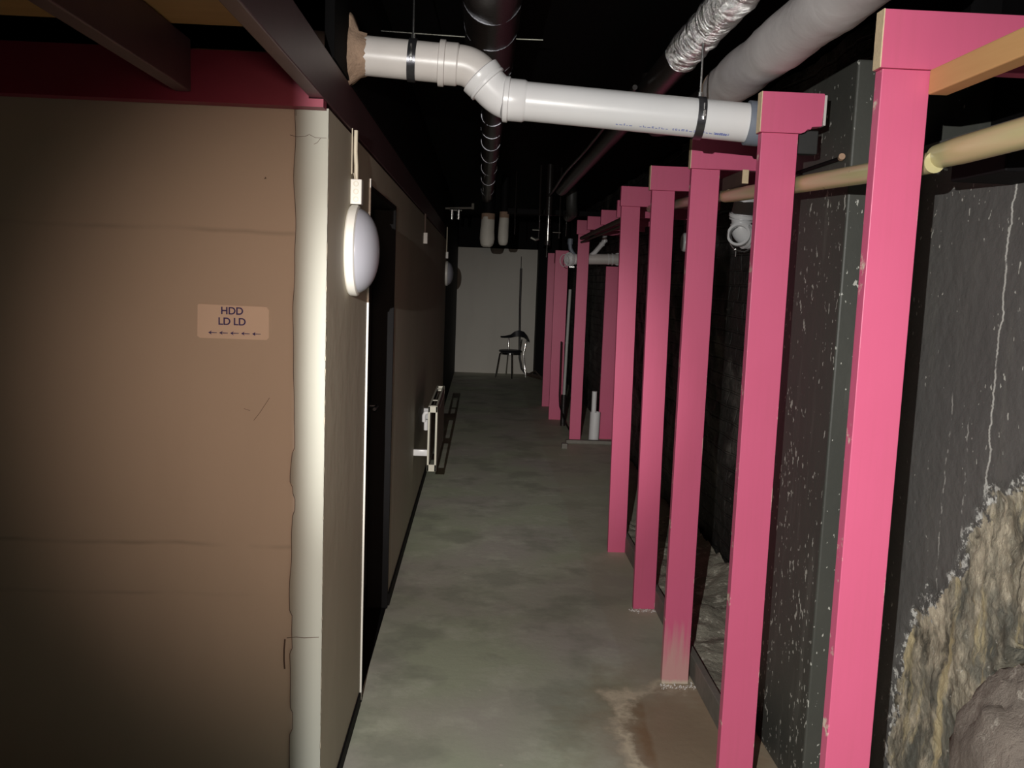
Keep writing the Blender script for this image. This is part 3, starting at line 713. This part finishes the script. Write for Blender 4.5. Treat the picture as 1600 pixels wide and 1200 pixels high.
sh = thing('metal_pipe', 'shiny bare metal pipe hanging left of the far pink headers', 'pipe', (.575, 8.0, 1.95))
m = MB(); m.tube([(.575, 8, 1.955+.02*i) for i in range(12)], .0155, 14, rough=.16); m.build('galvanised_tube', STEEL, sh)
m = MB(); m.tube([(.575, 8, 1.955), (.574, 8, 1.92)], .026, 14); m.tube([(.575, 8, 2.175), (.575, 8, 2.30), (.575, 8.02, 2.62)], .030, 12); m.build('black_sleeve', BLACKG, sh)
m = MB(); m.tube([(.572, 8, 1.925), (.570, 8, 1.81)], .0045, 8); m.build('drip_rod', STEEL, sh)
for x, y, z0, z1, r_, lab in ((.50, 8.1, 1.99, 2.18, .006, 'thin metal hanger rod left of the shiny metal pipe'), (.30, 8.6, 2.03, 2.18, .0035, 'thin metal rod right of the white pipe stubs'), (.69, 8.2, 1.99, 2.18, .004, 'thin metal rod right of the shiny metal pipe'), (.77, 8.4, 2.02, 2.20, .0035, 'thin metal rod left of the far pink header')):
    q = thing('hanger_rod', lab, 'rod', (x, y, z0), 'thin rods hanging at the far end')
    m = MB(); m.tube([(x, y, z0), (x+.003, y, (z0+z1)/2), (x, y, z1)], r_, 8); m.build('bare_rod', STEEL, q)
    m = MB(); m.tube([(x, y, z1), (x, y, 2.62)], r_*1.5, 8); m.build('black_rod', BLACKG, q)
m = MB(); m.tube([(.62, 8.05, 2.035), (.69, 8.05, 2.035)], .006, 8); tag(m.build('short_pin', STEEL, loc=(.62, 8.05, 2.03)), 'short bright pin sticking out right of the shiny metal pipe', 'pin')
m = MB(); m.tube([(.43, 8.05, 1.985), (.47, 8.05, 1.965), (.50, 8.05, 1.975)], .014, 8, rough=.3); m.tube([(.44, 8.05, 2.05), (.50, 8.05, 2.05)], .008, 8, rough=.3)
m.tube([(.50, 8.05, 1.98), (.50, 8.06, 2.06)], .004, 6); tag(m.build('valve', STEEL, loc=(.47, 8.05, 1.97)), 'small shiny valve left of the shiny metal pipe', 'valve')
m = MB(); m.tube([(.80, 8.3, 2.62), (.80, 8.3, 2.40), (.802, 8.305, 2.31), (.81, 8.33, 2.265), (.82, 8.38, 2.245), (.83, 8.5, 2.24), (.84, 8.95, 2.24)], .050, 20); tag(m.build('elbow_pipe', plain('dull_grey_pipe', (.05, .05, .047), .5), loc=(.82, 8.3, 2.27)), 'dull grey pipe end above the far pink headers', 'pipe')

# far white crossing drain
fd = thing('drain_pipe', 'far white drain pipe crossing behind the far pink post', 'pipe', (.9, 9.05, 1.83))
m = MB(); A = Vector((.905, 9.0, 1.828)); B = Vector((1.36, 9.0, 1.845)); m.tube([A, B], .052, 28); m.build('pipe_section', OLDPVC, fd)
m = MB(); a_ = (B-A).normalized()
vdir = Vector((-.75, -.65, 0)).normalized()
m.tube([A+Vector((.03, 0, 0)), A, A+vdir*.04], .054, 24, cap=False); m.ring(A+vdir*.045, vdir, .050, .066, .012); m.ring(A+vdir*.05+Vector((-.05, -.02, -.016)), vdir, .056, .061, .003)
m.build('open_socket', WHITEPVC, fd)
m = MB(); m.ring(B-a_*.06, a_, .050, .060, .006); m.ring(B-a_*.10, a_, .050, .056, .006); m.ring(B+Vector((0.0, -.02, 0)), vdir, .050, .062, .012); m.build('collar', WHITEPVC, fd)
m = MB(); m.tube([(1.215, 9.0, 2.16), (1.215, 9.0, 2.02)]+[Vector((1.215-.015*i, 9.0, 2.02-.020*i)) for i in range(1, 3)]+[(1.12, 9.0, 1.90), (1.08, 9.0, 1.865)], .024, 14); m.ring((1.215, 9, 2.02), (0, 0, 1), .02, .030, .012); m.ring((1.19, 9, 1.985), (.5, 0, 1), .02, .029, .008); m.build('branch_pipe', WHITEPVC, fd)
m = MB(); m.tube([(.872, 9.0, 2.03), (.872, 9.0, 1.97), (.878, 9.0, 1.93), (.90, 9.0, 1.89), (.93, 9.0, 1.86)], .020, 12); m.ring((.872, 9, 2.0), (0, 0, 1), .018, .026, .026); m.build('vent_pipe', GREYPVC, fd)
m = MB(); m.ring((.875, 8.97, 1.815), (.3, 1, 0), .056, .060, .004); m.box((.87, 8.96, 1.745), (.92, 8.98, 1.757)); m.build('clamp', STEEL, fd)

# near white branch pieces in the recess
br_ = thing('drain_branch', 'white drain elbow with ribbed sockets between the second and third pink posts', 'pipe', (1.31, 4.6, 1.9))
m = MB(); m.tube([(1.34, 4.6, 2.10), (1.325, 4.6, 2.0), (1.315, 4.6, 1.955)], .056, 28); m.tube([(1.315, 4.6, 1.96), (1.315, 4.6, 1.925)], [.050, .046], 28)
m.tube(bez(Vector((1.315, 4.6, 1.93)), Vector((1.315, 4.6, 1.87)), Vector((1.38, 4.62, 1.862)), 8), .052, 28); m.build('elbow', WHITEPVC, br_)
m = MB(); m.ring((1.318, 4.6, 1.968), (.08, -.25, 1), .050, .066, .008); m.ring((1.316, 4.6, 1.950), (.08, -.25, 1), .050, .061, .004)
for k in range(4): m.ring((1.335+.022*k, 4.58, 1.864), (1, .25, -.05), .050, .063-.001*k, .0055)
m.ring((1.285, 4.52, 1.868), (-.45, -1, .25), .046, .058, .010); m.tube([(1.285, 4.53, 1.868), (1.33, 4.62, 1.868)], .052, 24, cap=False); m.build('socket', WHITEPVC, br_)
m = MB(); m.tube([(1.27, 4.55, 1.79), (1.31, 4.55, 1.79)], .004, 6); m.tube([(1.285, 4.55, 1.76), (1.285, 4.55, 1.80)], .003, 6); m.ring((1.315, 4.56, 1.85), (0, 1, 0), .062, .066, .004); m.build('clamp_screw', STEEL, br_)
q = thing('drain_branch', 'grey-white capped pipe end half hidden behind the third pink post', 'pipe', (1.3, 5.7, 1.88))
m = MB(); m.tube([(1.262, 5.7, 1.877), (1.266, 5.7, 1.877), (1.276, 5.7, 1.877), (1.42, 5.7, 1.885)], [.048, .056, .060, .060], 24); m.build('pipe_cap', WHITEPVC, q)
m = MB(); m.ring((1.32, 5.7, 1.878), (1, 0, 0), .060, .065, .008); m.tube([(1.32, 5.68, 1.945), (1.32, 5.65, 1.955)], .006, 8); m.tube([(1.32, 5.68, 1.812), (1.32, 5.65, 1.802)], .006, 8); m.build('clamp', STEEL, q)

# floor tubes
q = thing('floor_tube', 'white tube standing on the floor, thinner tube inside, behind far pink post', 'pipe', (1.19, 8.96, 0))
m = MB(); m.tube([(1.195, 8.96, 0), (1.200, 8.96, .30)], .052, 26, cap=False); m.ring((1.200, 8.96, .30), (0, 0, 1), .046, .052, .002); m.build('outer_tube', WHITEPVC, q)
m = MB(); m.tube([(1.182, 8.945, .02), (1.180, 8.94, .515)], .025, 18); m.build('inner_tube', WHITEPVC, q)
m = MB(); m.tube([(.965, 9.9, .34), (.972, 9.9, .9), (.982, 9.9, 1.52)], .017, 12); m.ring((.972, 9.9, .93), (0, 0, 1), .014, .019, .006)
o = m.build('conduit_pipe', plain('grey_conduit', (.42, .42, .40), .45), loc=(.965, 9.9, .34))
m2 = MB(); m2.tube([(.965, 9.9, .0), (.965, 9.9, .35)], .03, 12); m2.build('lower_sleeve', BLACKG, o); tag(o, 'thin grey vertical conduit left of the far pink post', 'pipe')
m = MB(); m.tube([(.90, 9.8, .95), (.905, 9.8, .35), (.91, 9.75, .24), (.95, 9.5, .10), (1.0, 9.3, .02)], .008, 8)
tag(m.build('black_hose', BLACKG, loc=(.9, 9.8, 0)), 'thin black cable drooping to the floor left of the far pink post', 'cable')

# ------------------------------------------------------------------ left wall fittings
def wall_lamp(y, z, label, box_z, ctop, dr=.139):
    L = thing('wall_lamp', label, 'lamp', (-.4050, y, z), 'round bulkhead lamps on the left wall')
    X0 = -.4050
    def lathe(prof, n=56):
        vs = []; 
        for (h, r) in prof:
            for k in range(n):
                a = 2*math.pi*k/n; vs.append((X0+h, y+r*math.cos(a), z+r*math.sin(a)))
        fs = [(i*n+k, i*n+(k+1) % n, (i+1)*n+(k+1) % n, (i+1)*n+k) for i in range(len(prof)-1) for k in range(n)]
        return vs, fs
    m = MB(); vs, fs = lathe([(-.001, .01), (-.001, dr-.006), (.004, dr-.001), (.020, dr), (.026, dr-.002), (.029, dr-.010), (.026, dr-.014), (.02, dr-.016)]); m.add(vs, fs, True); m.build('rim', WHITEPL, L)
    rr = dr-.011
    prof = [(.022+.066*math.sin(a)**1.0, rr*math.cos(a)**.92) for a in [math.radians(90*i/16) for i in range(16)]] + [(.0885, .004)]
    m = MB(); vs, fs = lathe(prof); m.add(vs, fs, True); m.build('diffuser', DOME, L)
    T = thing('terminal_block', label.split(' on the')[0] + ': its small white connector block above', 'connector', (X0, y, box_z))
    return L, T
L, T = wall_lamp(2.80, 1.671, 'large round white wall lamp on the near left wall beside the doorway', 1.855, 2.04)
T['label'] = 'white three-way connector block above the large near wall lamp'
m = MB(); m.box((-.406, 2.785, 1.811), (-.372, 2.825, 1.886), .002); m.build('block_body', WHITEPL, T)
m = MB()
for k in range(3): m.ring((-.389, 2.7845, 1.826+.023*k), (0, 1, 0), .0055, .0085, .0022, 14)
m.build('screw_port', CREAMEN, T)
m = MB(); m.tube([(-.3960, 2.815, 2.034), (-.3960, 2.813, 1.97), (-.3940, 2.820, 1.93), (-.3940, 2.822, 1.885)], .0065, 10); m.tube([(-.3980, 2.800, 1.905), (-.3960, 2.806, 1.893), (-.3940, 2.812, 1.886)], .002, 6)
m.tube([(-.4010, 2.775, 2.034), (-.4010, 2.775, 1.9)], .0018, 6)
tag(m.build('lamp_cable', CABLE, loc=(-.3960, 2.815, 1.88)), 'cream cable coming down from the maroon beam to the near lamp connector', 'cable')
L2, T2 = wall_lamp(10.20, 1.645, 'distant dim round lamp at the end of the brown left wall', 1.80, 2.0, .14)
T2['label'] = 'tiny white connector block above the distant wall lamp'
m = MB(); m.box((-.4060, 10.15, 1.812), (-.3780, 10.22, 1.885), .003); m.build('block_body', WHITEPL, T2)
m = MB(); m.tube([(-.3980, 10.18, 1.885), (-.3980, 10.18, 2.16)], .006, 8); tag(m.build('lamp_cable', CABLE, loc=(-.4000, 10.18, 1.9)), 'thin pale cable above the distant lamp connector', 'cable')
sw = thing('junction_box', 'small white box on the left wall past the doorway, cable above it', 'junction box', (-.4050, 6.3, 1.86))
m = MB(); m.box((-.4060, 6.24, 1.825), (-.3780, 6.31, 1.900), .003); m.build('box_body', plain('dull_white_plastic', (.50, .46, .42), .5), sw)
m = MB(); m.tube([(-.3980, 6.275, 1.90), (-.3980, 6.27, 2.03)], .006, 8); m.build('cable', DARKWOOD, sw)

# radiator, seen end-on
rd = thing('radiator', 'cream panel radiator mounted low on the left wall, seen from its open end', 'radiator', (-.33, 5.78, .32))
RX0, RX1, RY0, RY1, RZ0, RZ1 = -.314, -.257, 5.78, 6.90, .335, .765
for x0, x1 in ((RX0, RX0+.010), (RX1-.010, RX1)):
    m = MB(); m.box((x0, RY0+.004, RZ0+.01), (x1, RY1-.004, RZ1-.005), .002)
    for k in range(14): m.box((x0-.003, RY0+.06+.075*k, RZ0+.05), (x1+.003, RY0+.10+.075*k, RZ1-.05), .002)
    m.build('panel', plain('brown_grey_enamel', (.16, .14, .12), .45), rd)
m = MB()
def rframe(m, y, t_=.012):
    m.box((RX0-.002, y, RZ0), (RX0+.011, y+t_, RZ1), .002); m.box((RX1-.011, y, RZ0), (RX1+.002, y+t_, RZ1), .002)
    m.box((RX0-.002, y, RZ1-.040), (RX1+.002, y+t_, RZ1), .002); m.box((RX0-.002, y, RZ0), (RX1+.002, y+t_, RZ0+.045), .002)
rframe(m, RY0-.006); m.build('end_frame', CREAMEN, rd)
m = MB(); rframe(m, RY1-.006); m.build('end_frame', CREAMEN, rd)
m = MB(); m.box((RX0, RY0, RZ1-.004), (RX0+.012, RY1, RZ1+.002)); m.box((RX1-.012, RY0, RZ1-.004), (RX1, RY1, RZ1+.002))
for k in (0, .28, .93): m.box((RX0, RY0+.02+k, RZ1-.004), (RX1, RY0+.05+k, RZ1+.001))
m.build('top_grille', CREAMEN, rd)
m = MB(); m.tube([(RX0-.005, RY0+.02, .72), (RX0-.022, RY0+.02, .72), (RX0-.030, RY0+.02, .70), (RX0-.030, RY0+.03, .66)], .013, 12); m.tube([(RX0-.018, RY0+.05, .67), (RX0-.018, RY0+.06, .60)], .014, 12); m.build('valve', WHITEPVC, rd)
m = MB(); m.tube([(RX0+.0, RY0+.02, .455), (RX0-.043, RY0+.02, .455)], .014, 12); m.box((-.4060, RY0+.005, .435), (RX0, RY0+.035, .475), .002)
m.build('wall_bracket', WHITEPVC, rd)
m = MB(); m.box((-.4060, RY1-.10, .5), (RX0, RY1-.06, .6), .002); m.build('wall_bracket', WHITEPVC, rd)

# paper sign
sg = thing('paper_sign', 'small card sign with purple HDD, LD LD lettering and arrows on tan wall', 'sign', (-.628, 2.3790, 1.46))
c_ = (-.6465, 1.4625); hw, hh_, ch = .0922, .0438, .006
P = [(-hw+ch, -hh_), (hw-ch, -hh_), (hw, -hh_+ch), (hw+.0005, hh_-ch*1.6), (hw-ch, hh_-.001), (-hw+ch*.5, hh_+.001), (-hw, hh_-.002), (-hw-.001, -hh_+ch*.8)]
rot = math.radians(0.0)
Mx = Matrix(((1, 0, 0, c_[0]), (0, 0, 1, 0), (0, 1, 0, c_[1]), (0, 0, 0, 1)))
m = MB(); m.prism([(x, y) for x, y in P], 2.3778, 2.3802, Mx); m.build('card', LETTER, sg)
def text(body, size, x, z, y, mat, parent, bold=.0):
    cu = bpy.data.curves.new('lettering', 'FONT'); cu.body = body; cu.size = size; cu.align_x = 'CENTER'; cu.extrude = .0002; cu.offset = bold
    cu.space_character = 0.97
    ob = bpy.data.objects.new('tmp_text', cu); COL.objects.link(ob); bpy.context.view_layer.update()
    dg = bpy.context.evaluated_depsgraph_get(); me = bpy.data.meshes.new_from_object(ob.evaluated_get(dg)); bpy.data.objects.remove(ob)
    for v in me.vertices: v.co = Vector((v.co.x, -v.co.z, v.co.y))
    me.materials.clear(); me.materials.append(mat)
    o = bpy.data.objects.new('lettering', me); COL.objects.link(o); o.parent = parent; o.location = Vector((x, y, z)) - WL[parent.name]
    return o
text('HDD', .0270, -.6496, 1.4831, 2.3776, INK, sg, .0005)
text('LD LD', .0270, -.6496, 1.4552, 2.3776, INK, sg, .0005)
m = MB()
for k in range(5):
    ax_, az = -.7114+.02854*k, 1.4336
    Mx2 = Matrix(((1, 0, 0, ax_), (0, 0, 1, 0), (0, 1, 0, az), (0, 0, 0, 1)))
    m.prism([(0, 0), (.009, -.0052), (.0065, 0), (.009, .0052)], 2.3774, 2.3779, Mx2)
    m.prism([(.006, -.0011), (.0225, -.0008), (.0225, .0008), (.006, .0011)], 2.3774, 2.3779, Mx2)
m.build('arrow_row', INK, sg)

# ------------------------------------------------------------------ end of corridor
ch_ = thing('chair', 'black round-seated tubular chair standing against the pale end wall', 'chair', (.52, 14.8, 0))
cx, cy = .52, 14.82
m = MB(); K = 40; vs = []
prof = [(0, .405), (.15, .405), (.185, .415), (.192, .430), (.18, .445), (.10, .452), (0.001, .454)]
for r, z in prof:
    for k in range(K): a = 2*math.pi*k/K; vs.append((cx+r*math.cos(a)+.001, cy+r*math.sin(a), z))
m.add(vs, [(i*K+k, i*K+(k+1) % K, (i+1)*K+(k+1) % K, (i+1)*K+k) for i in range(len(prof)-1) for k in range(K)], True); m.build('seat', SEATB, ch_)
m = MB(); m.ring((cx, cy, .392), (0, 0, 1), .155, .178, .012); m.build('seat_ring', CHROME, ch_)
for (ax_, ay, bx, by) in ((-.16, -.10, -.235, -.20), (.02, -.175, .03, -.33), (-.03, .15, -.05, .24)):
    m = MB(); m.tube([(cx+ax_*.9, cy+ay*.9, .40), (cx+ax_*1.1, cy+ay*1.1, .385), (cx+bx, cy+by, 0)], .011, 10); m.build('leg', CHROME, ch_)
m = MB(); m.tube([(cx+.27, cy-.05, 0), (cx+.235, cy-.03, .25), (cx+.225, cy, .40), (cx+.25, cy, .55), (cx+.27, cy+.01, .62)], .009, 10); m.build('leg', CHROME, ch_)
m = MB(); m.tube([(cx-.02, cy+.15, .40), (cx-.03, cy+.17, .53), (cx-.03, cy+.17, .65)], .009, 10); m.build('back_support', CHROME, ch_)
m = MB(); m.tube([(cx+.16, cy+.10, .40), (cx+.19, cy+.15, .62)], .009, 10); m.build('back_support', CHROME, ch_)
m = MB(); pts = [(-.17, .02, .66), (-.10, .10, .655), (.0, .17, .665), (.07, .20, .70), (.14, .20, .715), (.22, .15, .70), (.27, .06, .655), (.305, -.02, .60)]
wd = [.012, .016, .026, .045, .052, .050, .040, .020]; vs = []
for (a, b, z), w_ in zip(pts, wd):
    vs += [(cx+a, cy+b, z-w_), (cx+a, cy+b-.012, z-w_), (cx+a, cy+b-.014, z+w_), (cx+a, cy+b, z+w_)]
m.add(vs, [(i*4+j, i*4+(j+1) % 4, (i+1)*4+(j+1) % 4, (i+1)*4+j) for i in range(7) for j in range(4)] + [(0, 1, 2, 3), (31, 30, 29, 28)], True); m.build('backrest', SEATB, ch_)
vp = thing('vertical_pipe', 'black pipe running down the end wall behind the chair', 'pipe', (.70, 15.26, 0))
m = MB(); m.tube([(.668, 15.27, 1.80), (.672, 15.27, 1.2), (.69, 15.26, .5), (.70, 15.25, .28), (.74, 15.22, .10), (.81, 15.2, .02)], .019, 12); m.build('black_pipe', BLACKG, vp)
m = MB(); m.tube([(.666, 15.28, 1.80), (.664, 15.28, 2.0)], .007, 8); m.build('thin_top', STEEL, vp)
m = MB(); m.tube([(.82, 15.1, .02), (1.0, 14.6, .03), (1.10, 14.2, .05)], .03, 8, rough=.3); m.tube([(.85, 14.9, .05), (.93, 14.5, .14), (1.05, 14.0, .04)], .015, 8)
tag(m.build('debris', DARKWOOD, loc=(.9, 14.6, 0)), 'dark heap of scrap on the floor right of the chair', 'debris', kind='stuff')

# ------------------------------------------------------------------ small things on the right wall
m = MB(); m.box((.885, 2.632, 1.995), (.963, 2.665, 2.062), .003); tag(m.build('wood_block', plain('dark_grey_timber', (.025, .025, .024), .6), loc=(1, 2.65, 2.0)), 'black block under the broken header of the second pink post', 'block')
q = thing('wall_rod', 'black rod with a rusty end lying along the pier behind the second pink post', 'rod', (1.045, 2.62, 1.99))
m = MB(); m.tube([(1.040, 2.64, 1.990), (1.040, 3.05, 1.990)], .006, 8); m.build('rod', BLACK, q)
m = MB(); m.tube([(1.036, 2.630, 1.992), (1.040, 2.648, 1.990)], .009, 10, rough=.2); m.build('rusty_tip', RUST, q)
m = MB(); m.box((1.10, 1.90, 1.868), (1.252, 2.125, 1.925), .004); tag(m.build('wall_bracket', BLACK, loc=(1.1, 1.9, 1.87)), 'black bracket block on the wall below the thick pole at the right edge', 'bracket')
m = MB(); m.tube(arc((1.225, 2.42, 1.975), .030, (0, 1, 0), (0, 0, 1), -60, 200, 14), .0035, 8); m.tube([(1.225, 2.435, 1.949), (1.252, 2.435, 1.94)], .004, 6)
tag(m.build('cable_loop', CLEAR, loc=(1.225, 2.42, 1.94)), 'small translucent loop of tubing on the wall right of the nearest pink post', 'loop')
